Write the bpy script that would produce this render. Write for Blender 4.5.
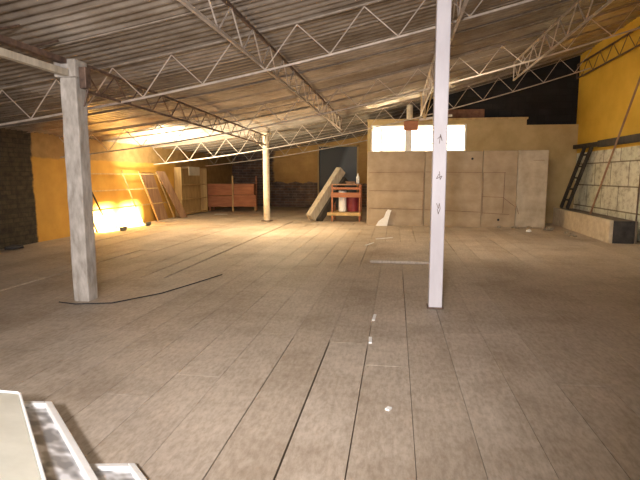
import bpy, bmesh, math, random
from mathutils import Vector, Matrix
random.seed(7)
for o in list(bpy.data.objects): bpy.data.objects.remove(o)
S = bpy.context.scene
COL = S.collection

# ---------------------------------------------------------------- camera
F = 500.0; H = 1.5
pitch = math.atan(64 / F); yaw = math.atan(76 * math.cos(pitch) / F)
cd = bpy.data.cameras.new('camera'); cam = bpy.data.objects.new('camera', cd); COL.objects.link(cam)
cd.sensor_width = 36; cd.lens = F / 640 * 36; cd.clip_start = 0.05; cd.clip_end = 200
cam.location = (0, 0, H); cam.rotation_euler = (math.pi / 2 - pitch, 0, yaw)
S.camera = cam
# ---------------------------------------------------------------- world, lights, exposure
w = bpy.data.worlds.new('night'); S.world = w; w.use_nodes = True
bg = w.node_tree.nodes['Background']; bg.inputs[0].default_value = (0.75, 0.7, 0.72, 1); bg.inputs[1].default_value = 0.12
S.view_settings.view_transform = 'Standard'; S.view_settings.look = 'None'
S.view_settings.exposure = 0.15; S.view_settings.gamma = 1.0; S.view_settings.use_curve_mapping = False

def lamp(name, kind, loc, aim, power, color, size=0.3, size_y=None, angle=None, blend=1.0, spread=None):
    l = bpy.data.lights.new(name, kind); l.energy = power; l.color = color
    if kind == 'AREA':
        l.shape = 'RECTANGLE'; l.size = size; l.size_y = size_y or size
        if spread: l.spread = math.radians(spread)
    else: l.shadow_soft_size = size
    if kind == 'SPOT': l.spot_size = math.radians(angle); l.spot_blend = blend
    o = bpy.data.objects.new(name, l); COL.objects.link(o); o.location = loc
    o.rotation_euler = (Vector(aim) - Vector(loc)).to_track_quat('-Z', 'Y').to_euler()
    return o
lamp('camera_side_fill', 'SPOT', (-0.35, -0.6, 1.9), (-1.9, 8.0, 1.2), 1250, (1.0, 0.93, 0.91), 0.12, angle=88, blend=0.95)  # unseen spot added behind the camera as general fill
lamp('near_fill', 'AREA', (-2.2, -2.0, 1.6), (-2.6, 5.0, 3.6), 190, (1.0, 0.90, 0.80), 1.6, 0.6)  # unseen fill added behind the camera, aimed up at the near roof
lamp('middle_fill', 'AREA', (-3.0, 13.4, 2.45), (-3.0, 13.4, 0), 150, (1.0, 0.76, 0.46), 1.6, 0.3)  # added fill with no lamp there, brightens the middle floor
lamp('right_fill', 'AREA', (1.8, 10.2, 3.3), (2.4, 13.0, 0.0), 65, (1.0, 0.80, 0.58), 1.2, 0.3)  # added fill without a fixture, for the right side
lamp('roof_glow_fill', 'AREA', (-7.0, 13.4, 0.22), (-6.2, 14.6, 2.5), 420, (1.0, 0.88, 0.62), 0.9, 0.12, spread=112)  # bodiless light added to brighten the roof above the floodlights
lamp('room_tube', 'AREA', (0.6, 18.2, 3.08), (0.6, 18.2, 0), 900, (1.0, 0.95, 0.86), 2.6, 0.5)

# ---------------------------------------------------------------- materials
def nod(nt, t, **k):
    n = nt.nodes.new(t)
    for a, b in k.items(): setattr(n, a, b)
    return n
def base_mat(name, rough=0.7, metal=0.0):
    m = bpy.data.materials.new(name); m.use_nodes = True; nt = m.node_tree
    b = nt.nodes['Principled BSDF']; b.inputs['Roughness'].default_value = rough; b.inputs['Metallic'].default_value = metal
    return m, nt, b
def c4(c): return (c[0], c[1], c[2], 1)
def ramp(nt, fac, stops):
    r = nod(nt, 'ShaderNodeValToRGB'); e = r.color_ramp.elements
    e[0].position, e[0].color = stops[0][0], c4(stops[0][1]); e[1].position, e[1].color = stops[-1][0], c4(stops[-1][1])
    for p, c in stops[1:-1]: x = e.new(p); x.color = c4(c)
    nt.links.new(fac, r.inputs[0]); return r.outputs[0]
def mix(nt, fac, a, b, mode='MIX'):
    n = nod(nt, 'ShaderNodeMix', data_type='RGBA', blend_type=mode)
    for s, v in ((n.inputs[0], fac), (n.inputs[6], a), (n.inputs[7], b)):
        if isinstance(v, (int, float)): s.default_value = v
        elif isinstance(v, tuple): s.default_value = c4(v)
        else: nt.links.new(v, s)
    return n.outputs[2]
def math_(nt, op, a, b=0.0, c=0.0):
    n = nod(nt, 'ShaderNodeMath', operation=op)
    for i, v in enumerate((a, b, c)):
        if isinstance(v, (int, float)): n.inputs[i].default_value = v
        else: nt.links.new(v, n.inputs[i])
    return n.outputs[0]
def coord(nt, scale=(1, 1, 1), rot=(0, 0, 0)):
    tc = nod(nt, 'ShaderNodeTexCoord'); mp = nod(nt, 'ShaderNodeMapping')
    mp.inputs['Scale'].default_value = scale; mp.inputs['Rotation'].default_value = rot
    nt.links.new(tc.outputs['Object'], mp.inputs[0]); return mp.outputs[0]
def noise(nt, vec, scale, detail=5, rough=0.6):
    n = nod(nt, 'ShaderNodeTexNoise'); n.inputs['Scale'].default_value = scale
    n.inputs['Detail'].default_value = detail; n.inputs['Roughness'].default_value = rough
    nt.links.new(vec, n.inputs['Vector']); return n.outputs['Fac']
def bump(nt, b, h, strength=0.3, dist=0.01):
    n = nod(nt, 'ShaderNodeBump'); n.inputs['Strength'].default_value = strength; n.inputs['Distance'].default_value = dist
    nt.links.new(h, n.inputs['Height']); nt.links.new(n.outputs[0], b.inputs['Normal'])
def simple(name, c1, c2, scale=6, rough=0.7, metal=0.0, stretch=(1, 1, 1), bs=0.2, lo=0.35, hi=0.68):
    m, nt, b = base_mat(name, rough, metal)
    f = noise(nt, coord(nt, stretch), scale)
    nt.links.new(ramp(nt, f, [(lo, c1), (hi, c2)]), b.inputs['Base Color'])
    if bs: bump(nt, b, f, bs, 0.01)
    return m

M = {}
M['joist'] = simple('joist_paint', (0.42, 0.36, 0.31), (0.62, 0.54, 0.47), 9, 0.5, 0.2)
M['joist_dull'] = simple('joist_unpainted', (0.22, 0.18, 0.14), (0.36, 0.30, 0.25), 9, 0.6, 0.2)
M['rust'] = simple('rusty_steel', (0.09, 0.06, 0.05), (0.23, 0.15, 0.11), 12, 0.6, 0.4)
M['paint_white'] = simple('column_paint', (0.55, 0.52, 0.56), (0.68, 0.65, 0.69), 5, 0.45, 0.0, (1, 1, 0.3))
M['concrete_col'] = simple('column_concrete', (0.30, 0.27, 0.235), (0.56, 0.52, 0.48), 11, 0.85, 0, (1, 1, 0.35), 0.5)
M['dark'] = simple('dark_void', (0.006, 0.008, 0.012), (0.02, 0.022, 0.03), 2, 0.8)
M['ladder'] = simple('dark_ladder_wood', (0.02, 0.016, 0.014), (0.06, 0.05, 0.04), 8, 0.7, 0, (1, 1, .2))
M['red_wood'] = simple('red_brown_wood', (0.32, 0.115, 0.05), (0.48, 0.19, 0.085), 6, 0.6, 0, (.3, .3, 2))
M['tan_wood'] = simple('tan_wood', (0.42, 0.28, 0.12), (0.60, 0.43, 0.20), 5, 0.7, 0, (2, 2, .3))
M['brown_board'] = simple('brown_board', (0.22, 0.12, 0.07), (0.36, 0.22, 0.13), 4, 0.7, 0, (2, 2, .3))
M['pale_board'] = simple('pale_plank', (0.42, 0.37, 0.29), (0.62, 0.55, 0.44), 7, 0.75, 0, (2, 2, .3))
M['pale_grey'] = simple('pale_grey_timber', (0.34, 0.29, 0.22), (0.52, 0.46, 0.37), 7, 0.8, 0, (2, 2, .5))
M['grey_edge'] = simple('weathered_wood', (0.12, 0.10, 0.08), (0.24, 0.20, 0.16), 7, 0.8)
M['chip'] = simple('chipboard', (0.35, 0.27, 0.18), (0.47, 0.375, 0.265), 2.2, 0.8, 0, (1, 1, 1.3), 0.15, .34, .66)
M['chip_pale'] = simple('pale_plasterboard', (0.42, 0.35, 0.26), (0.60, 0.53, 0.42), 3.0, 0.85, 0, (1, 1, 1), 0.15)
M['seam'] = simple('rusty_seam', (0.13, 0.06, 0.035), (0.22, 0.11, 0.065), 8, 0.8)
M['room_wall'] = simple('ochre_board', (0.46, 0.34, 0.155), (0.58, 0.44, 0.225), 2.0, 0.8, 0, (1, 1, 1), 0.1)
M['room_in'] = simple('room_inside', (0.85, 0.80, 0.68), (0.92, 0.88, 0.78), 2.0, 0.8, 0, (1, 1, 1), 0.0)
M['white_trim'] = simple('white_trim', (0.75, 0.73, 0.68), (0.85, 0.83, 0.78), 5, 0.5)
M['foam'] = simple('white_foam', (0.86, 0.86, 0.84), (0.93, 0.93, 0.92), 14, 0.7)
M['cream'] = simple('cream_panel', (0.74, 0.74, 0.64), (0.86, 0.86, 0.76), 5, 0.4)
M['cream_conc'] = simple('pale_concrete', (0.52, 0.44, 0.32), (0.70, 0.62, 0.48), 6, 0.85)
M['dark_end'] = simple('dark_end_board', (0.03, 0.03, 0.035), (0.08, 0.075, 0.075), 5, 0.8)
M['maroon'] = simple('maroon_plastic', (0.20, 0.02, 0.03), (0.28, 0.04, 0.05), 4, 0.4)
M['lamp_body'] = simple('lamp_body', (0.05, 0.05, 0.05), (0.1, 0.1, 0.1), 5, 0.5)
M['rubble'] = simple('rubble', (0.20, 0.17, 0.13), (0.45, 0.40, 0.32), 15, 0.9)

def glass_mat():
    m, nt, b = base_mat('mottled_glass', 0.35)
    f = noise(nt, coord(nt, (0.9, 1.2, 1)), 11, 1)
    nt.links.new(ramp(nt, f, [(0.38, (0.26, 0.26, 0.27)), (0.50, (0.50, 0.50, 0.51)), (0.60, (0.88, 0.89, 0.93))]), b.inputs['Base Color'])
    bump(nt, b, f, 0.2, 0.01); return m
M['mottled'] = glass_mat()
def clear_glass():
    m, nt, b = base_mat('window_glass', 0.05)
    b.inputs['Transmission Weight'].default_value = 1.0; b.inputs['IOR'].default_value = 1.1; b.inputs['Base Color'].default_value = (.97, .97, .95, 1)
    return m
M['glass'] = clear_glass()

def roof_mat():
    m, nt, b = base_mat('corrugated_zinc', 0.25, 0.6)
    v = coord(nt)
    sep = nod(nt, 'ShaderNodeSeparateXYZ'); nt.links.new(v, sep.inputs[0])
    fy = math_(nt, 'FLOOR', math_(nt, 'DIVIDE', sep.outputs[1], 0.95))
    fx = math_(nt, 'FLOOR', math_(nt, 'DIVIDE', math_(nt, 'ADD', sep.outputs[0], 50.3), 3.2))
    cx = nod(nt, 'ShaderNodeCombineXYZ'); nt.links.new(fx, cx.inputs[0]); nt.links.new(fy, cx.inputs[1])
    wn = nod(nt, 'ShaderNodeTexWhiteNoise'); nt.links.new(cx.outputs[0], wn.inputs['Vector'])
    sheet = ramp(nt, wn.outputs['Value'], [(0.0, (0.46, 0.40, 0.34)), (0.55, (0.64, 0.57, 0.49)), (1.0, (0.78, 0.72, 0.66))])
    n1 = noise(nt, coord(nt, (1.0, 1.3, 1)), 1.3, 7, 0.7)
    col = mix(nt, 0.6, sheet, ramp(nt, n1, [(0.36, (0.34, 0.26, 0.18)), (0.62, (1, 1, 1))]), 'MULTIPLY')
    nt.links.new(col, b.inputs['Base Color'])
    bump(nt, b, noise(nt, coord(nt, (1, 4, 1)), 6), 0.15, 0.01)
    return m
M['roof'] = roof_mat()

def floor_mat():
    m, nt, b = base_mat('old_floor_boards', 0.62)
    g = nod(nt, 'ShaderNodeNewGeometry')
    tint = ramp(nt, g.outputs['Random Per Island'], [(0.0, (0.475, 0.405, 0.33)), (0.5, (0.51, 0.44, 0.365)), (1.0, (0.55, 0.48, 0.405))])
    grain = noise(nt, coord(nt, (9, 0.7, 1)), 3.0, 8, 0.65)
    c = mix(nt, 0.7, tint, ramp(nt, grain, [(0.3, (0.80, 0.77, 0.74)), (0.7, (1.06, 1.05, 1.04))]), 'MULTIPLY')
    st = noise(nt, coord(nt), 0.9, 6, 0.7)
    c = mix(nt, 0.75, c, ramp(nt, st, [(0.34, (0.68, 0.63, 0.57)), (0.52, (1, 1, 1)), (0.7, (1.22, 1.2, 1.2))]), 'MULTIPLY')
    sp = noise(nt, coord(nt, (2.2, 0.8, 1)), 15, 4, 0.7)
    c = mix(nt, 0.55, c, ramp(nt, sp, [(0.36, (0.6, 0.56, 0.5)), (0.6, (1.05, 1.05, 1.05))]), 'MULTIPLY')
    nt.links.new(c, b.inputs['Base Color'])
    bump(nt, b, grain, 0.12, 0.004); return m
M['floor'] = floor_mat()

def brick_nodes(nt, rot, c1, c2, mortar, scale=1.0, bw=0.26, rh=0.09, ms=0.012):
    v = coord(nt, (1, 1, 1), rot)
    br = nod(nt, 'ShaderNodeTexBrick'); nt.links.new(v, br.inputs['Vector'])
    br.inputs['Color1'].default_value = c4(c1); br.inputs['Color2'].default_value = c4(c2); br.inputs['Mortar'].default_value = c4(mortar)
    br.inputs['Scale'].default_value = scale; br.inputs['Brick Width'].default_value = bw; br.inputs['Row Height'].default_value = rh
    br.inputs['Mortar Size'].default_value = ms
    return br
HX = (math.pi / 2, 0, 0)                        # wall in the XZ plane: (x, z) -> brick plane
HY = (math.pi / 2, 0, math.pi / 2)
def yz_vec(nt, a, b_):
    tc = nod(nt, 'ShaderNodeTexCoord'); sp = nod(nt, 'ShaderNodeSeparateXYZ'); nt.links.new(tc.outputs['Object'], sp.inputs[0])
    cb = nod(nt, 'ShaderNodeCombineXYZ'); nt.links.new(sp.outputs[a], cb.inputs[0]); nt.links.new(sp.outputs[b_], cb.inputs[1])
    return cb.outputs[0], sp
def brick_on(nt, vec, c1, c2, mortar, bw, rh, ms=0.012):
    br = nod(nt, 'ShaderNodeTexBrick'); nt.links.new(vec, br.inputs['Vector'])
    br.inputs['Color1'].default_value = c4(c1); br.inputs['Color2'].default_value = c4(c2); br.inputs['Mortar'].default_value = c4(mortar)
    br.inputs['Scale'].default_value = 1.0; br.inputs['Brick Width'].default_value = bw; br.inputs['Row Height'].default_value = rh
    br.inputs['Mortar Size'].default_value = ms
    return br.outputs['Color'], br.outputs['Fac']
def step(nt, val, edge, soft):                   # 0 below edge, 1 above
    n = nod(nt, 'ShaderNodeMapRange'); n.inputs[1].default_value = edge - soft; n.inputs[2].default_value = edge + soft
    nt.links.new(val, n.inputs[0]); return n.outputs[0]
YEL1, YEL2 = (0.50, 0.27, 0.045), (0.64, 0.37, 0.07)
def left_wall_mat():
    m, nt, b = base_mat('left_wall_plaster_and_brick', 0.85)
    vec, sp = yz_vec(nt, 1, 2)
    n = noise(nt, vec, 1.6, 6)
    yel = ramp(nt, n, [(0.3, YEL1), (0.7, YEL2)])
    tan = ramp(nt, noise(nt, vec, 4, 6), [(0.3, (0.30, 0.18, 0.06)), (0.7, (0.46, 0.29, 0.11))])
    bc, bf = brick_on(nt, vec, (0.035, 0.028, 0.018), (0.06, 0.047, 0.03), (0.03, 0.025, 0.018), 0.3, 0.1)
    bc = mix(nt, 0.8, bc, ramp(nt, noise(nt, vec, 7, 5), [(0.35, (0.4, 0.4, 0.4)), (0.65, (1.5, 1.4, 1.2))]), 'MULTIPLY')
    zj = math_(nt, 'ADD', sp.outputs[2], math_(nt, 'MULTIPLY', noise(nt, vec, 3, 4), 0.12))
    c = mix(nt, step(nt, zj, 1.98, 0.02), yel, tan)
    yj = math_(nt, 'ADD', sp.outputs[1], math_(nt, 'MULTIPLY', noise(nt, vec, 2.5, 5), 0.25))
    c = mix(nt, step(nt, yj, 10.42, 0.03), bc, c)
    c = mix(nt, step(nt, yj, 17.9, 0.05), c, tan)
    nt.links.new(c, b.inputs['Base Color']); bump(nt, b, noise(nt, vec, 14), 0.4, 0.01); return m
def back_wall_mat():
    m, nt, b = base_mat('back_wall_brick_and_plaster', 0.88)
    vec, sp = yz_vec(nt, 0, 2)
    bc, bf = brick_on(nt, vec, (0.20, 0.12, 0.085), (0.11, 0.09, 0.085), (0.20, 0.17, 0.15), 0.42, 0.13, 0.02)
    bc = mix(nt, 0.7, bc, ramp(nt, noise(nt, vec, 3, 6), [(0.35, (0.35, 0.35, 0.38)), (0.65, (1.3, 1.2, 1.1))]), 'MULTIPLY')
    yel = ramp(nt, noise(nt, vec, 2.0, 6), [(0.3, (0.42, 0.24, 0.08)), (0.7, (0.56, 0.34, 0.12))])
    j = math_(nt, 'MULTIPLY', noise(nt, vec, 1.6, 5), 0.45)
    up = step(nt, math_(nt, 'ADD', sp.outputs[2], j), 1.42, 0.02)
    rt = step(nt, math_(nt, 'ADD', sp.outputs[0], j), -5.75, 0.06)
    f = math_(nt, 'MULTIPLY', up, rt)
    nt.links.new(mix(nt, f, bc, yel), b.inputs['Base Color']); bump(nt, b, bf, 0.5, -0.01); return m
def right_wall_mat():
    m, nt, b = base_mat('right_wall_yellow_over_painted_block', 0.85)
    vec, sp = yz_vec(nt, 1, 2)
    yel = ramp(nt, noise(nt, vec, 1.3, 5), [(0.3, (0.66, 0.40, 0.035)), (0.7, (0.80, 0.52, 0.06))])
    bc, bf = brick_on(nt, vec, (0.76, 0.77, 0.62), (0.84, 0.84, 0.72), (0.26, 0.24, 0.16), 1.05, 0.62, 0.018)
    bc = mix(nt, 0.75, bc, ramp(nt, noise(nt, vec, 4, 8, 0.75), [(0.38, (0.45, 0.42, 0.34)), (0.5, (0.95, 0.95, 0.95)), (0.65, (1.15, 1.15, 1.15))]), 'MULTIPLY')
    c = mix(nt, step(nt, sp.outputs[2], 2.2, 0.01), bc, yel)
    nt.links.new(c, b.inputs['Base Color']); bump(nt, b, noise(nt, vec, 10), 0.4, 0.01); return m
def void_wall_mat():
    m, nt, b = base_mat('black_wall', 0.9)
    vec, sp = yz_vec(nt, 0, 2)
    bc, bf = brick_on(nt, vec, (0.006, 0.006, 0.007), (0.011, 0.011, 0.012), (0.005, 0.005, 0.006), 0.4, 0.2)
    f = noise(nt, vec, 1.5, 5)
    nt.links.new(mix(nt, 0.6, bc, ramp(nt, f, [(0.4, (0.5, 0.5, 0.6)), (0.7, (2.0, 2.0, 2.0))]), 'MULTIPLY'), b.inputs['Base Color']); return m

# ---------------------------------------------------------------- mesh helpers
def box(bm, lo, hi, mi=0):
    x0, y0, z0 = lo; x1, y1, z1 = hi
    v = [bm.verts.new(p) for p in ((x0, y0, z0), (x1, y0, z0), (x1, y1, z0), (x0, y1, z0), (x0, y0, z1), (x1, y0, z1), (x1, y1, z1), (x0, y1, z1))]
    for f in ((0, 3, 2, 1), (4, 5, 6, 7), (0, 1, 5, 4), (1, 2, 6, 5), (2, 3, 7, 6), (3, 0, 4, 7)):
        bm.faces.new([v[i] for i in f]).material_index = mi
    return v
def bar(bm, a, b, w, h=None, up=(0, 0, 1)):      # rectangular bar from a to b
    a, b = Vector(a), Vector(b); h = h or w; d = (b - a).normalized(); up = Vector(up)
    if abs(d.dot(up)) > 0.98: up = Vector((1, 0, 0))
    s = d.cross(up).normalized(); u = s.cross(d).normalized()
    vs = [bm.verts.new(p + s * i * w / 2 + u * j * h / 2) for p in (a, b) for i, j in ((-1, -1), (1, -1), (1, 1), (-1, 1))]
    for f in ((0, 3, 2, 1), (4, 5, 6, 7), (0, 1, 5, 4), (1, 2, 6, 5), (2, 3, 7, 6), (3, 0, 4, 7)): bm.faces.new([vs[i] for i in f])
def rod(bm, a, b, r, n=8, r2=None):
    a, b = Vector(a), Vector(b); r2 = r if r2 is None else r2; d = (b - a).normalized()
    s = d.orthogonal().normalized(); u = d.cross(s)
    A = [bm.verts.new(a + (s * math.cos(t) + u * math.sin(t)) * r) for t in [2 * math.pi * i / n for i in range(n)]]
    B = [bm.verts.new(b + (s * math.cos(t) + u * math.sin(t)) * r2) for t in [2 * math.pi * i / n for i in range(n)]]
    for i in range(n): bm.faces.new((A[i], A[(i + 1) % n], B[(i + 1) % n], B[i]))
    bm.faces.new(A[::-1]); bm.faces.new(B)
def lathe(bm, prof, n=20, c=(0, 0)):
    rings = [[bm.verts.new((c[0] + r * math.cos(2 * math.pi * i / n), c[1] + r * math.sin(2 * math.pi * i / n), z)) for i in range(n)] for r, z in prof]
    for A, B in zip(rings, rings[1:]):
        for i in range(n): bm.faces.new((A[i], A[(i + 1) % n], B[(i + 1) % n], B[i]))
    bm.faces.new(rings[0][::-1]); bm.faces.new(rings[-1])
def obj(name, bm, mat, parent=None, bevel=0, loc=None, smooth=False):
    bmesh.ops.recalc_face_normals(bm, faces=bm.faces[:])
    me = bpy.data.meshes.new(name); bm.to_mesh(me); bm.free()
    for x in (mat if isinstance(mat, list) else [mat]): me.materials.append(x)
    if smooth:
        for p in me.polygons: p.use_smooth = True
    o = bpy.data.objects.new(name, me); COL.objects.link(o)
    if bevel:
        md = o.modifiers.new('bevel', 'BEVEL'); md.width = bevel; md.segments = 2; md.limit_method = 'ANGLE'
    if loc: o.location = loc
    if parent: o.parent = parent
    return o
def tag(o, label, cat, group=None, kind=None):
    o['label'] = label; o['category'] = cat
    if group: o['group'] = group
    if kind: o['kind'] = kind
    return o
def thing(name, label, cat, loc=(0, 0, 0), rz=0, group=None):
    o = bpy.data.objects.new(name, None); COL.objects.link(o); o.location = loc; o.rotation_euler = (0, 0, rz)
    return tag(o, label, cat, group)
def struct(name, bm, mat):
    o = obj(name, bm, mat); o['kind'] = 'structure'; return o
def B(): return bmesh.new()
def part_box(name, lo, hi, mat, parent, bevel=0.004):
    b = B(); box(b, lo, hi); return obj(name, b, mat, parent, bevel)

def R(x): return 3.7 + 0.22 * x + 0.008 * x * x   # underside of the roof sheets

# ================================================================ SETTING
XL, XR, YB = -8.1, 5.55, 24.3
b = B()
W = 0.352
k = int((XL - 0.13) / W) - 1
while 0.13 + k * W < XR:
    x0 = 0.13 + k * W
    y = -1.5 + random.uniform(0, 1.5) - 2
    while y < YB:
        L = random.choice([2.6, 3.2, 3.9]) + random.uniform(-.2, .2); y1 = min(y + L, YB)
        a, c = max(x0, XL), min(x0 + W, XR)
        if c - a > 0.02 and y1 > -2.2:
            g = 0.002 + random.random() ** 4 * 0.008; dz = random.uniform(-0.0012, 0.0)
            if x0 < -3.2 and y > 5: g += random.random() * 0.012; dz -= random.uniform(0, 0.012)
            vs = box(b, (a + g, max(y, -2.2) + 0.003, -0.05), (c - g * 0.6, y1 - 0.001, dz))
            for i in (4, 5, 6, 7): vs[i].co.z += random.uniform(-0.0012, 0.0)
        y = y1
    k += 1
struct('floor', b, M['floor'])
b = B(); box(b, (XL, -2.2, -0.12), (XR, YB, -0.055)); o = struct('floor_underlay', b, M['dark']); o.name = 'trim_1'

def wall(name, lo, hi, mat):
    b = B(); box(b, lo, hi); return struct(name, b, mat)
# left wall follows the roof, so does the right
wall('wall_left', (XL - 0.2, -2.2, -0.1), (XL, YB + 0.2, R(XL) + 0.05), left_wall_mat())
wall('wall_right', (XR, -2.2, -0.1), (XR + 0.2, YB + 0.2, R(XR) + 0.05), right_wall_mat())
# back wall with a doorway, top cut to the roof line
def sloped_wall(name, y0, y1, xs, z0, mat, cut=None):
    b = B()
    for xa, xb in xs:
        zlo = z0
        if cut and cut[0] <= xa and xb <= cut[1]: zlo = cut[2]
        v = [b.verts.new(p) for p in ((xa, y0, zlo), (xb, y0, zlo), (xb, y0, R(xb) + .03), (xa, y0, R(xa) + .03), (xa, y1, zlo), (xb, y1, zlo), (xb, y1, R(xb) + .03), (xa, y1, R(xa) + .03))]
        for f in ((0, 1, 2, 3), (7, 6, 5, 4), (0, 4, 5, 1), (1, 5, 6, 2), (2, 6, 7, 3), (3, 7, 4, 0)): b.faces.new([v[i] for i in f])
    return struct(name, b, mat)
sloped_wall('wall_back', YB, YB + 0.2, [(-8.1, -7), (-7, -5.5), (-5.5, -3.71), (-3.71, -1.87), (-1.87, 0), (0, 2), (2, 4), (4, 5.55)], -0.1, back_wall_mat(), (-3.72, -1.86, 2.9))
def door_mat():
    m, nt, bb = base_mat('dark_door_reflection', 0.45)
    vec, sp = yz_vec(nt, 0, 2)
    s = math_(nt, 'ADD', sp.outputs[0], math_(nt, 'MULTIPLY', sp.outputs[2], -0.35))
    f = step(nt, s, -3.35, 0.12)  # pale diagonal wedge is a bluish reflection painted into the door colour
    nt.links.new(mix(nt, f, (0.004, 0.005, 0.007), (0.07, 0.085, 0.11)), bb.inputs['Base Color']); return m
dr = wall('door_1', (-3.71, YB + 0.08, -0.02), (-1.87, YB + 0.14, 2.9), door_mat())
b = B(); box(b, (-3.78, YB - 0.03, 0), (-3.71, YB + 0.1, 2.97)); box(b, (-1.87, YB - 0.03, 0), (-1.80, YB + 0.1, 2.97)); box(b, (-3.78, YB - 0.03, 2.9), (-1.80, YB + 0.1, 2.97))
fr = obj('door_frame', b, M['tan_wood'], dr)

# roof: real corrugations
b = B(); lam = 0.166; ny = int((YB + 0.2 + 2.2) / lam * 6); nx = 22
grid = []
for j in range(ny + 1):
    y = -2.2 + (YB + 2.4) * j / ny
    grid.append([b.verts.new((XL - 0.25 + (XR - XL + 0.5) * i / nx, y, R(XL - 0.25 + (XR - XL + 0.5) * i / nx) + 0.050 + 0.028 * math.sin(2 * math.pi * y / lam))) for i in range(nx + 1)])
for j in range(ny):
    for i in range(nx): b.faces.new((grid[j][i], grid[j][i + 1], grid[j + 1][i + 1], grid[j + 1][i]))
o = struct('ceiling', b, M['roof'])
for p in o.data.polygons: p.use_smooth = True

b = B(); yy = 3.55
while yy < YB - .3:
    for i in range(26):
        xa = XL + (XR - XL) * i / 26; xb = XL + (XR - XL) * (i + 1) / 26
        bar(b, (xa, yy, R(xa) + .012), (xb, yy, R(xb) + .012), .035, .014)
    yy += 1.9 if yy < 7 else 0.95
struct('trim_7', b, M['joist_dull'])
# inner room behind the partition (lit), with a long window
RY = 16.8; RT = 3.12
b = B()
box(b, (-0.95, RY, 0), (-0.84, RY + 0.1, 3.3))                       # left pier
box(b, (-0.84, RY, 0), (2.2, RY + 0.1, 2.28)); box(b, (-0.84, RY, 3.15), (2.2, RY + 0.1, 3.3))
box(b, (2.2, RY, 0), (4.02, RY + 0.1, 3.28)); box(b, (4.02, RY, 0), (XR, RY + 0.1, 3.09))
rm = struct('wall_room_front', b, M['room_wall'])
b = B(); box(b, (-0.95, RY + 0.1, 0), (-0.85, 19.6, 3.3)); struct('wall_room_left', b, M['room_in'])
b = B(); box(b, (-0.85, 19.5, 0), (XR, 19.6, 3.3)); struct('wall_room_back', b, M['room_in'])
b = B(); box(b, (-0.85, RY + 0.1, 3.16), (4.0, 19.5, 3.24)); struct('trim_2', b, M['room_in'])
b = B(); box(b, (4.0, RY + 0.1, 2.98), (XR, 19.5, 3.05)); struct('trim_3', b, M['room_in'])
b = B(); box(b, (2.9, RY + 0.1, 0), (2.98, 19.5, 3.1)); struct('wall_room_divider', b, M['room_in'])
b = B(); box(b, (-0.97, RY - 0.05, 3.27), (4.05, RY + 0.14, 3.33)); struct('trim_4', b, M['tan_wood'])
# window
b = B()
for lo, hi in (((-0.84, RY + .01, 2.28), (-0.78, RY + .09, 3.15)), ((2.15, RY + .01, 2.28), (2.2, RY + .09, 3.15)), ((-0.78, RY + .01, 2.28), (2.15, RY + .09, 2.32)), ((-0.78, RY + .01, 3.11), (2.15, RY + .09, 3.15)), ((0.27, RY + .0, 2.32), (0.48, RY + .1, 3.11)), ((0.9, RY + .03, 2.53), (2.15, RY + .06, 2.565)), ((1.3, RY + .03, 2.32), (1.34, RY + .06, 3.11))): box(b, lo, hi)
wn = struct('window_1', b, M['white_trim'])
b = B(); box(b, (-0.78, RY + .045, 2.32), (2.15, RY + .05, 3.11)); obj('pane', b, M['glass'], wn)
# things seen through window: inner white uprights
b = B(); box(b, (-0.55, 17.4, 0.0), (-0.47, 17.46, 3.1)); struct('trim_5', b, M['cream_conc'])
# near-black wall put in for the dark void above the room
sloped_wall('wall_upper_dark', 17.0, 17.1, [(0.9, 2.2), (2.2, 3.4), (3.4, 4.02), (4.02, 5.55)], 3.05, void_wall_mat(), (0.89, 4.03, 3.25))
b = B(); box(b, (1.55, 16.93, 3.34), (2.75, 17.0, 3.62)); struct('trim_6', b, M['seam'])

# ================================================================ STEEL: joists and girders
def joist_x(Y, x0, x1, depth, label, mat=M['joist'], pitch=0.42):
    t = thing('roof_joist', label, 'roof joist', (0, Y, 0), 0, None)
    n = int(round((x1 - x0) / pitch)); n += n % 2
    xs = [x0 + (x1 - x0) * i / n for i in range(n + 1)]
    b = B()
    for a, c in zip(xs, xs[1:]): bar(b, (a, 0, R(a) - 0.012), (c, 0, R(c) - 0.012), 0.04, 0.022)
    obj('top_chord', b, M['joist_dull'], t)
    b = B()
    for a, c in zip(xs, xs[1:]): rod(b, (a, 0, R(a) - depth), (c, 0, R(c) - depth), 0.016, 8)
    obj('bottom_chord', b, mat, t)
    for i, (a, c) in enumerate(zip(xs, xs[1:])):
        b = B()
        za, zc = (R(a) - 0.03, R(c) - depth + .01) if i % 2 == 0 else (R(a) - depth + .01, R(c) - 0.03)
        rod(b, (a, 0, za), (c, 0, zc), 0.008, 6); obj('diagonal', b, mat, t)
    return t
joist_x(6.5, XL + .05, XR - .05, 0.50, 'cream steel bar joist nearest the camera, crossing in front of the tall white post top')
joist_x(11.2, XL + .05, XR - .05, 0.50, 'second cream steel bar joist back, crossing the roof between the two left columns')
joist_x(15.95, XL + .05, XR - .05, 0.56, 'third cream steel bar joist, touching the far slender column and crossing above the lit window')
joist_x(20.6, XL + .05, -1.1, 0.52, 'farthest steel bar joist, above the dresser and bookcase by the back wall')

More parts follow.
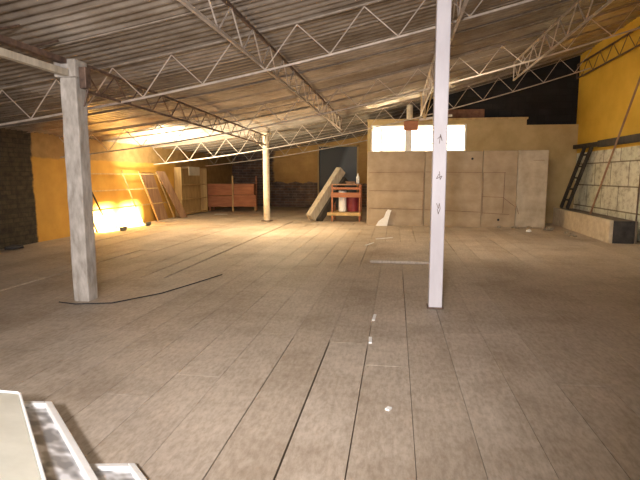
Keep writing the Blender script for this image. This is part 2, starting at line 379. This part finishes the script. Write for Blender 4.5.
def girder_y(x0, x1, y0, y1, zl, zh, label, mat, matl=None, pitch=0.38, rr=0.024, rd=0.009):
    t = thing('roof_girder', label, 'roof girder', (x0, y0, 0))
    n = int((y1 - y0) / pitch); n += n % 2
    P = lambda i, z: ((x1 - x0) * i / n, (y1 - y0) * i / n, z)
    b = B(); bar(b, P(0, zh), P(n, zh), 0.035, 0.035); obj('top_chord', b, mat, t)
    b = B(); bar(b, P(0, zl), P(n, zl), 0.032, 0.032); obj('bottom_chord', b, matl or mat, t)
    for i in range(n):
        b = B(); z = (zh, zl) if i % 2 == 0 else (zl, zh)
        rod(b, P(i, z[0]), P(i + 1, z[1]), rd, 6); obj('diagonal', b, matl or mat, t)
    b = B(); rod(b, P(n, zl), P(n, zh), rd * 1.2, 6); obj('end_post', b, mat, t)
    return t
girder_y(-3.68, -4.24, 5.62, 16.2, 2.50, 2.80, 'dark lattice girder running between the thick left column and the far slender column', M['rust'])
girder_y(-1.78, -1.72, 0.5, 15.9, 2.93, 3.28, 'long lattice girder with a brown top bar, left of the tall white post', M['rust'], M['joist'], 0.40)
girder_y(0.68, 0.70, 1.0, 15.6, 3.30, 3.78, 'cream lattice girder seen nearly end-on beside the tall white post', M['joist'], None, 0.40)
girder_y(2.82, 2.82, 2.0, 13.3, 3.84, 4.26, 'cream lattice girder at the right, ending in front of the black upper wall', M['joist'], None, 0.42, rd=0.011)
girder_y(5.35, 5.35, 4.0, 16.6, 4.42, 4.82, 'thin dark lattice girder hugging the yellow right wall', M['rust'], None, 0.42)
# steel tube beam from behind the camera to the near column
t = thing('tube_beam', 'pale steel tube beam ending on top of the thick left column', 'beam', (-3.72, 0, 2.66))
b = B(); bar(b, (0.0, -1.5, 0), (0.0, 5.36, 0), 0.075, 0.075); obj('tube', b, M['pale_board'], t, 0.008)
b = B(); bar(b, (-.02, -1.5, .13), (-.02, 5.36, .13), 0.08, 0.06); obj('upper_rail', b, M['rust'], t, 0.004)
for i in range(9):
    b = B(); y = 0.2 + i * 0.58; y2 = y + 0.45 * (1 if i % 2 else -1)
    rod(b, (-.02, y, 0.15), (-.02, y2 if i % 2 else y + .45, R(-3.74) - 2.66), 0.012, 6); obj('strut', b, M['rust'], t)

# ================================================================ COLUMNS
t = thing('column', 'thick square grey-white concrete column at left with a chipped top block', 'column', (-3.73, 5.5, 0))
b = B()
for i in range(14):
    z0, z1 = i * 0.195, (i + 1) * 0.195; pass
box(b, (-0.1, -0.1, -.01), (0.1, 0.1, 2.62)); bmesh.ops.subdivide_edges(b, edges=[e for e in b.edges if abs(e.verts[0].co.z - e.verts[1].co.z) > 1], cuts=16)
for v in b.verts: v.co.x += random.uniform(-.004, .004); v.co.y += random.uniform(-.004, .004)
obj('shaft', b, M['concrete_col'], t, 0.012)
b = B(); box(b, (-0.155, -0.12, 2.62), (0.115, 0.12, 2.82)); obj('top_block', b, M['concrete_col'], t, 0.015)
b = B(); box(b, (0.115, -0.06, 2.5), (0.2, 0.05, 2.74)); bar(b, (.12, 0, 2.3), (.2, 0, 2.55), .02); obj('bracket', b, M['rust'], t, 0.01)

t = thing('column', 'slender pale round column standing at the back beside the lattice girders', 'column', (-4.26, 16.3, 0))
b = B(); lathe(b, [(0.105, -.01), (0.105, 2.86)], 24); obj('shaft', b, M['tan_wood'] if False else M['cream_conc'], t, smooth=False)
b = B(); box(b, (-.15, -.15, 2.86), (.15, .15, 2.90)); obj('cap_plate', b, M['cream_conc'], t, .004)
b = B(); box(b, (-.16, -.16, 0), (.16, .16, 0.03)); obj('base_plate', b, M['rust'], t, .004)

t = thing('column', 'tall square white-painted steel post right of centre', 'column', (0.47, 5.75, 0), 0)
b = B(); box(b, (-0.075, -0.075, -.01), (0.075, 0.075, R(.47) + .03)); obj('shaft', b, M['paint_white'], t, 0.01)
b = B(); box(b, (-0.09, -0.09, 0), (0.09, 0.09, 0.02)); obj('base_plate', b, M['rust'], t, .004)
def mk(name, z, pts, s=1.0):
    b = B()
    for a, c in zip(pts, pts[1:]): bar(b, (a[0] * s, -0.0765, z + a[1] * s), (c[0] * s, -0.0765, z + c[1] * s), 0.006, 0.003, (0, 1, 0))
    o = obj(name, b, M['rust'], t); o['label'] = 'dark pen scribble'; return o
mk('scribble', 1.90, [(-.03, .0), (.0, .03), (.02, -.02), (.0, .05), (-.01, -.05)])
mk('scribble', 1.50, [(0, .05), (.01, -.04), (.03, .0), (-.03, -.03), (-.005, .02)])
mk('scribble', 1.16, [(-.02, .04), (.0, -.02), (.01, .04), (.02, -.02), (.0, -.08), (-.01, -.02)])
b = B(); rod(b, (-.085, -.02, 2.95), (-.06, -.02, 2.95), .015, 8); obj('bolt', b, M['rust'], t)

# ================================================================ LEFT SIDE
def quad_board(bm, p0, p1, wdir, wd, th):        # leaning board from foot p0 to head p1
    p0, p1, wv = Vector(p0), Vector(p1), Vector(wdir).normalized()
    n = (p1 - p0).normalized().cross(wv).normalized()
    vs = []
    for p in (p0, p1):
        for a, c in ((0, 0), (1, 0), (1, 1), (0, 1)): vs.append(bm.verts.new(p + wv * wd * a + n * th * c))
    for f in ((0, 3, 2, 1), (4, 5, 6, 7), (0, 1, 5, 4), (1, 2, 6, 5), (2, 3, 7, 6), (3, 0, 4, 7)): bm.faces.new([vs[i] for i in f])
t = thing('leaning_rack', 'long wooden frame of rails and slanting uprights leaning on the yellow wall', 'wooden frame', (-7.8, 12.0, 0))
def LX(z): return -0.24 * (z / 1.65)             # leans back towards the wall
for z, L, n in ((0.60, 4.4, 'rail'), (1.10, 3.95, 'rail'), (1.56, 4.3, 'rail')):
    b = B(); bar(b, (LX(z) + .03, -0.1, z), (LX(z) + .03, L, z), 0.03, 0.035); obj(n, b, M['tan_wood'], t, .004)
for ya, yb_, m in ((0.75, 0.0, 'ladder'), (2.55, 1.95, 'tan_wood'), (3.60, 2.95, 'tan_wood'), (4.85, 4.12, 'tan_wood'), (0.15, -.35, 'tan_wood')):
    b = B(); bar(b, (0, ya, 0.01), (-.26, yb_, 1.64), 0.03, 0.04, (1, 0, 0)); obj('upright', b, M[m], t, .004)
b = B(); quad_board(b, (-7.93, 15.9, 0.0), (-8.07, 15.15, 1.60), (0, 1, 0), 0.75, 0.02)
tag(obj('leaning_board', b, M['brown_board'], None, .004), 'wide brown board leaning on the wall behind the slanting wooden frame', 'board')
b = B(); quad_board(b, (-7.62, 17.0, 0.0), (-8.0, 16.05, 1.66), (0.2, 1, 0), 0.42, 0.03)
tag(obj('leaning_board', b, M['brown_board'], None, .004), 'narrow brown board leaning against the side of the bookcase', 'board')

t = thing('bookcase', 'tan open wooden bookcase with two shelves standing against the left wall', 'bookcase', (-7.8, 18.0, 0), 0)
part_box('side_panel', (-.28, -.45, 0), (0, -.42, 1.82), M['tan_wood'], t); part_box('side_panel', (-.28, 2.05, 0), (0, 2.08, 1.82), M['tan_wood'], t)
part_box('back_panel', (-.29, -.42, 0.02), (-.275, 2.05, 1.80), M['tan_wood'], t)
part_box('top_panel', (-.28, -.42, 1.77), (0, 2.05, 1.80), M['tan_wood'], t)
for z in (1.15, 0.60, 0.05): part_box('shelf', (-.275, -.42, z), (0, 2.05, z + .03), M['tan_wood'], t)
b = B(); box(b, (-8.04, 18.2, 1.825), (-7.78, 19.2, 1.85)); box(b, (-7.79, 18.2, 1.52), (-7.77, 19.25, 1.85))
o = tag(obj('cardboard_sheet', b, M['pale_board'], None, .004), 'pale folded cardboard sheet hanging over the top of the bookcase', 'cardboard')

# red dresser / crate, corner towards the viewer
t = thing('wooden_chest', 'red-brown wooden chest on legs with a pale corner post, by the back wall', 'chest', (-6.93, 20.7, 0), math.radians(5)); CH = t
part_box('front_panel', (-1.15, 0, 0.72), (0, .03, 1.26), M['red_wood'], t); part_box('front_panel', (-1.15, 0.0, 0.20), (0, .03, 0.70), M['red_wood'], t)
part_box('front_panel', (0.06, 0.05, 0.76), (1.0, .08, 1.26), M['red_wood'], t); part_box('front_panel', (0.06, -0.03, 0.22), (1.12, .02, 0.74), M['red_wood'], t)
part_box('top_panel', (-1.15, 0.03, 1.20), (1.0, 0.75, 1.24), M['red_wood'], t); part_box('bottom_panel', (-1.15, 0.03, .2), (1.0, .75, .23), M['red_wood'], t)
part_box('side_panel', (-1.15, .03, .22), (-1.12, .75, 1.22), M['red_wood'], t); part_box('side_panel', (.98, .08, .22), (1.0, .75, 1.22), M['red_wood'], t)
for x, y, h, m in ((0.0, -.05, 1.62, 'tan_wood'), (1.02, 0.02, .3, 'tan_wood'), (-1.1, .05, .25, 'red_wood'), (-1.1, .7, .25, 'red_wood'), (.95, .7, 1.6, 'red_wood')):
    part_box('leg', (x, y, 0), (x + .07, y + .07, h), M[m], t)

CH.scale = (.93, .93, .93)
# floodlights low by the left wall (they make the glare)
for i, (y, lab) in enumerate(((12.75, 'low black floodlight on the floor under the slanting frame, nearer the thick column'), (14.15, 'low black floodlight on the floor under the slanting frame, nearer the bookcase'))):
    t = thing('floodlight', lab, 'floodlight', (-7.45, y, 0), 0)
    part_box('housing', (.03, -.16, 0.02), (0.07, .16, .11), M['lamp_body'], t); part_box('stand', (-.02, -.06, 0), (.09, .06, .02), M['lamp_body'], t)
    lamp('floodlight_bulb', 'AREA', (-7.43, y + .1, 0.13), (-8.1, y + .15, 0.22), 210, (1.0, 0.88, 0.60), 0.9, 0.10, spread=75)

# ================================================================ MIDDLE BACK
b = B()
p0, p1 = Vector((-2.78, 16.3, 0)), Vector((-1.88, 17.3, 1.70))
b2 = (p1 - p0).normalized()
bar(b, p0 + Vector((0, 0, .12)), p1, 0.24, 0.30, (-.7, -.8, .6))
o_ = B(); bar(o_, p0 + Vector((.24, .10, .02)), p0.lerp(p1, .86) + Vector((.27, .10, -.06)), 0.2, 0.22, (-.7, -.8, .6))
o = tag(obj('leaning_beam', b, M['pale_grey'], None, .01), 'heavy pale timber beam leaning diagonally beside the red workbench', 'timber beam')

u_ = obj('shaded_underside', o_, M['ladder'], o, .008); u_['label'] = 'added dark bar standing in for the shaded side of the beam'  # extra dark bar gives the beam its shaded right side
t = thing('workbench', 'small red-brown slatted workbench with a low shelf, left of the pale partition', 'workbench', (-1.62, 16.75, 0), 0)
for x in (-.48, .43):
    for y in (-.3, .45): part_box('leg', (x, y, 0), (x + .05, y + .05, 1.22), M['red_wood'], t)
part_box('top_rail', (-.48, -.32, 1.06), (.48, -.29, 1.13), M['red_wood'], t); part_box('top_rail', (-.50, -.33, .80), (.50, -.295, .96), M['red_wood'], t)
part_box('top_board', (-.5, -.32, 1.20), (.5, .5, 1.24), M['brown_board'], t); part_box('lower_shelf', (-.62, -.34, .20), (.5, .5, .30), M['tan_wood'], t)
b = B(); lathe(b, [(.20, 0), (.25, .5)], 24); obj_ = tag(obj('bucket', b, M['maroon'], None, 0, (-1.42, 16.95, .31)), 'maroon plastic bucket on the lower shelf of the workbench', 'bucket')
b = B(); lathe(b, [(.1, 0), (.13, .02), (.13, .68), (.12, .7)], 20); tag(obj('white_canister', b, M['foam'], None, 0, (-1.76, 16.75, .31)), 'tall white canister on the workbench shelf, left of the maroon bucket', 'canister')
b = B(); lathe(b, [(.05, 0), (.055, .02), (.055, .22), (.02, .28), (.02, .34)], 16); tag(obj('bottle', b, M['foam'], None, 0, (-1.27, 16.95, 1.245)), 'small white bottle standing on top of the workbench', 'bottle')
b = B(); box(b, (-1.62, 16.6, 1.242), (-1.34, 17.1, 1.29)); box(b, (-1.66, 16.62, 1.29), (-1.36, 16.9, 1.32)) ; tag(obj('board_offcut', b, M['brown_board'], None, .005), 'brown board offcuts lying on top of the workbench', 'wood offcut')

# partition of big sheets standing on the floor
PY = 15.3
defs = [(-0.86, 0.84, 2.23, 'chip', 'wide chipboard sheet at the left end of the partition, below the lit window'),
        (0.85, 2.50, 2.22, 'chip', 'chipboard sheet in the partition just right of the tall white post'),
        (2.51, 3.47, 2.23, 'chip', 'narrow chipboard sheet with a brown rectangular outline on the partition'),
        (3.48, 4.32, 2.24, 'chip_pale', 'pale plasterboard sheet with a rounded right end on the partition')]
for i, (a, c, h, m, lab) in enumerate(defs):
    t = thing('partition_sheet', lab, 'partition sheet', (a, PY, 0))
    b = B(); box(b, (0, 0, 0), (c - a, 0.45, h)); obj('sheet', b, M[m], t, 0.03 if i == 3 else 0.006)
    def seam(x0, z0, x1, z1, w=.02):
        b = B(); bar(b, (x0 - a, -.004, z0), (x1 - a, -.004, z1), w, 0.01, (1, 0, 0) if abs(z1-z0) > abs(x1-x0) else (0, 0, 1)); bmesh.ops.scale(b, vec=(1, 1, 1), verts=b.verts); o = obj('seam_strip', b, M['seam'], t)
    if i == 0: seam(-.8, 1.06, .82, 1.05); seam(-.8, .53, .82, .50); seam(-.8, 1.6, .82, 1.62, .014); seam(.80, .05, .82, 1.6)
    if i == 1: seam(.87, 1.62, 2.48, 1.60); seam(.87, .50, 2.48, .44)
    if i == 2: seam(2.53, .35, 2.53, 1.6); seam(2.53, 1.6, 3.15, 1.6); seam(3.12, .42, 3.13, 1.6); seam(2.53, .90, 3.1, .88); seam(2.53, .42, 3.3, .38); seam(3.1, .88, 3.44, .62)
    if i == 3: seam(3.50, .62, 3.56, .40); seam(3.9, 1.95, 4.2, 1.95, .014)
    if i in (1, 2):
        b = B(); hx, hz = ((2.2 - a), 2.0) if i == 1 else ((3.0 - a), .22); rod(b, (hx, -.006, hz), (hx, .02, hz), .035, 12); obj('hole', b, M['dark'], t)
# post above the window with brown box
t = thing('vent_pipe', 'pale vertical pipe rising above the lit window', 'pipe', (0.40, 16.72, 3.33)); b = B(); rod(b, (0, 0, 0), (0, 0, R(.4) - 3.33 - .03), .10, 14); obj('pipe', b, M['cream_conc'], t)
b = B(); box(b, (0.22, 16.66, 2.96), (0.67, 16.8, 3.26)); tag(obj('junction_box', b, M['red_wood'], None, .01), 'small red-brown box fixed over the window post', 'box')

# hanging strips
t = thing('hanging_lattice', 'narrow pointed wooden lattice hanging from the roof left of the white post, above the window', 'wooden lattice', (0.75, 14.9, 0))
for x0, x1 in ((-.10, 0), (.22, .04), (.06, .02)):
    b = B(); bar(b, (x0, 0, 3.86), (x1, 0, 3.1), .02, .03); obj('slat', b, M['tan_wood'], t)
b = B(); bar(b, (-.12, 0, 3.1), (.8, .1, 3.22), .05, .06); obj('cross_bar', b, M['joist'], t)

# ================================================================ RIGHT SIDE
t = thing('trough', 'long low pale concrete trough lying along the right wall', 'trough', (4.9, 14.3, 0), math.radians(-2.0))
part_box('long_side', (-.08, -2.35, 0), (0, 2.3, .52), M['cream_conc'], t, .01); part_box('long_side', (.45, -2.35, 0), (.50, 2.3, .50), M['grey_edge'], t, .01)
o = part_box('end_panel', (0.0, -2.33, 0), (.45, -2.27, .50), M['dark_end'], t, .01); o['label'] = 'dark grey end panel'
part_box('end_panel', (0.0, 2.24, 0), (.45, 2.29, .50), M['grey_edge'], t, .01); part_box('lid', (0, -2.26, .44), (.45, 2.24, .485), M['grey_edge'], t, .004)
t = thing('ladder', 'black wooden ladder standing on the far end of the trough, leaning on the block wall', 'ladder', (5.08, 15.9, 0.535))
for dy in (-.0, .55):
    b = B(); bar(b, (0, dy, .0), (.36, dy - .62, 1.80), .07, .13, (0, 1, 0)); obj('side_rail', b, M['ladder'], t, .006)
for i in range(5):
    z = .25 + i * .33; f = z / 1.8
    b = B(); bar(b, (.36 * f, -.62 * f, z), (.36 * f, .55 - .62 * f, z), .05, .045); obj('rung', b, M['ladder'], t, .004)
b = B(); bar(b, (5.42, 16.6, 2.38), (5.42, 14.6, 2.36), .12, .12); bar(b, (5.42, 14.65, 2.36), (5.42, 3.0, 2.36), .16, .17)
tag(obj('wall_rail', b, M['ladder'], None, .008), 'dark horizontal beam fixed along the right wall between yellow paint and pale blocks', 'beam')
b = B(); rod(b, (5.0, 13.85, .52), (5.47, 12.4, 4.2), .025, 8); tag(obj('long_pole', b, M['brown_board']), 'long thin brown pole slanting up from the trough across the yellow wall', 'pole')
b = B(); rod(b, (5.53, 12.55, .0), (5.53, 12.4, 4.6), .018, 8); tag(obj('conduit', b, M['rust']), 'thin dark vertical conduit on the right wall near the frame edge', 'conduit')

# ================================================================ FLOOR CLUTTER
b = B(); box(b, (-.42, 8.62, .0), (.62, 11.2, .045)); bmesh.ops.subdivide_edges(b, edges=b.edges[:], cuts=0)
for v in b.verts:
    if v.co.y > 9 and v.co.x < 0: v.co.x += .06
tag(obj('floor_panel', b, M['floor'], None, .005), 'loose wooden panel lying flat on the floor left of the tall white post', 'panel')
t = tag(None or obj('foam_scrap', (lambda b: (lambda vs: b)([b.faces.new([b.verts.new(p) for p in q]) for q in []]))(B()), M['foam']), 'white torn foam scrap propped against the foot of the partition', 'foam scrap')
bm = B(); out = [(0, 0), (.34, 0), (.36, .1), (.44, .42), (.47, .47), (.36, .50), (.30, .42), (.24, .26), (.08, .14)]
f = [bm.verts.new((x, 0, z)) for x, z in out]; g = [bm.verts.new((x, .06, z)) for x, z in out]
bm.faces.new(f[::-1]); bm.faces.new(g)
for i in range(len(out)): bm.faces.new((f[i], f[(i + 1) % len(out)], g[(i + 1) % len(out)], g[i]))
bmesh.ops.recalc_face_normals(bm, faces=bm.faces[:]); bm.to_mesh(t.data); bm.free(); t.location = (-.58, 15.2, 0.0)
def lump(name, loc, s, mat, lab, cat, grp=None):
    b = B(); bmesh.ops.create_icosphere(b, subdivisions=1, radius=1)
    for v in b.verts: v.co = Vector((v.co.x * s[0], v.co.y * s[1], max(v.co.z, -.6) * s[2])) * random.uniform(.75, 1.15)
    z = min(v.co.z for v in b.verts)
    tag(obj(name, b, mat, None, 0, (loc[0], loc[1], loc[2] - z - .004)), lab, cat, grp)
lump('plaster_chunk', (3.58, 14.1, 0), (.09, .09, .05), M['foam'], 'white crumpled scrap on the floor in front of the pale end of the partition', 'scrap')
for x, y, q, lab in ((4.45, 15.3, .12, 'flat rubble piece at the foot of the trough, farthest from the camera'), (4.2, 14.6, .17, 'largest flat rubble piece in the middle of the row beside the trough'), (4.5, 13.9, .11, 'small rubble piece close against the middle of the pale trough'), (4.4, 13.2, .13, 'flat rubble piece beside the trough, nearest the dark end'),
                     (3.0, 15.12, .08, 'small rubble piece at the foot of the partition, directly below the brown outline'), (3.45, 15.08, .13, 'larger rubble lump at the foot of the partition where the pale sheet begins'), (3.85, 15.14, .09, 'small rubble piece at the foot of the pale plasterboard sheet')):
    lump('rubble_piece', (x, y, 0), (q, q * .9, .045), M['rubble'], lab, 'rubble')
def sliver(x, y, L, a, lab, w=.03):
    b = B(); bar(b, (-math.sin(a) * L / 2, -math.cos(a) * L / 2, 0.008), (math.sin(a) * L / 2, math.cos(a) * L / 2, .008), w, .012); tag(obj('paper_scrap', b, M['foam'], None, 0, (x, y, 0)), lab, 'paper scrap')
sliver(-.20, 5.2, .22, 0.05, 'white sliver in a board gap left of the post, the farther of two'); sliver(-.205, 4.45, .16, -.05, 'white sliver in a board gap left of the post, the nearer of two')
sliver(-.02, 3.1, .04, .5, 'tiny white chip on the bare boards in the near foreground')
sliver(-6.8, 18.9, .5, 1.3, 'pale scrap on the floor in front of the red-brown chest', .15)
sliver(-.25, 12.1, .5, 0.9, 'white sliver lying beyond the loose floor panel'); sliver(-.55, 11.0, .5, 0.3, 'white sliver along the left edge of the loose floor panel')
lump('dark_rag', (-7.8, 9.2, 0), (.18, .3, .07), M['dark_end'], 'dark rag on the floor at the foot of the dark left wall', 'rag')
lump('plaster_chunk', (-7.7, 8.6, .0), (.07, .07, .06), M['foam'], 'small white lump beside the dark rag at the left wall', 'scrap')
# thin black cable by the near column
pts = [Vector(q) for q in ((-3.95, 5.3, .008), (-3.7, 5.24, .008), (-3.3, 5.35, .008), (-2.95, 5.9, .008), (-2.75, 6.6, .008), (-2.6, 7.2, .008))]
b = B()
for p0_, p1_ in zip(pts, pts[1:]): rod(b, p0_, p1_, .007, 6)
tag(obj('cable', b, M['dark']), 'thin black cable lying on the boards around the thick left column', 'cable')

# ---------------------------------------------------------------- foreground framed panels (bottom left)
def tilted(name, lab, cat, corner, d1, tilt, L, Wd, framed, zoff):
    d1 = Vector((d1[0], d1[1], 0)).normalized()              # along the visible right edge, towards the viewer
    left = Vector((d1.y, -d1.x, 0))                          # towards the left
    if left.x > 0: left = -left
    d2 = left * math.cos(tilt) + Vector((0, 0, math.sin(tilt)))
    n = d2.cross(d1); n = n if n.z > 0 else -n
    mtx = Matrix((( d1.x, d2.x, n.x, corner[0]), (d1.y, d2.y, n.y, corner[1]), (d1.z, d2.z, n.z, zoff), (0, 0, 0, 1)))
    t = thing(name, lab, cat); t.matrix_world = mtx
    if framed:
        fw = .04
        for nm, lo, hi in (('frame_bar', (0, 0, 0), (L, fw, .05)), ('frame_bar', (0, Wd - fw, 0), (L, Wd, .05)), ('frame_bar', (0, fw, 0), (fw, Wd - fw, .05)), ('frame_bar', (L - fw, fw, 0), (L, Wd - fw, .05))):
            part_box(nm, lo, hi, M['foam'], t, .006)
        part_box('pane', (fw, fw, .012), (L - fw, Wd - fw, .03), M['mottled'], t, 0)
    else:
        part_box('face', (0, 0, 0), (L, Wd, .045), M['cream'], t, .012)
        part_box('rim', (-.006, -.012, -.002), (L, 0.0, .05), M['foam'], t, .004)
        part_box('rim', (-.012, 0, -.002), (-.0, Wd, .052), M['foam'], t, .004)
    return t
d = (0.8, -0.74)
tilted('framed_panel', 'white-framed panel with mottled grey pane, rightmost and lowest of three at bottom left', 'framed panel', (-1.30, 2.205), d, math.radians(20), 1.0, .33, True, 0.004)
tilted('framed_panel', 'white-framed panel with mottled grey pane, between the cream panel and the lowest one', 'framed panel', (-1.97, 2.50), d, math.radians(17), 1.5, .50, True, 0.15)
tilted('cream_panel', 'plain cream panel with white rim, leftmost of the three at bottom left', 'panel', (-2.02, 2.31), (0.76,-0.78), math.radians(20), 1.4, .9, False, 0.285)
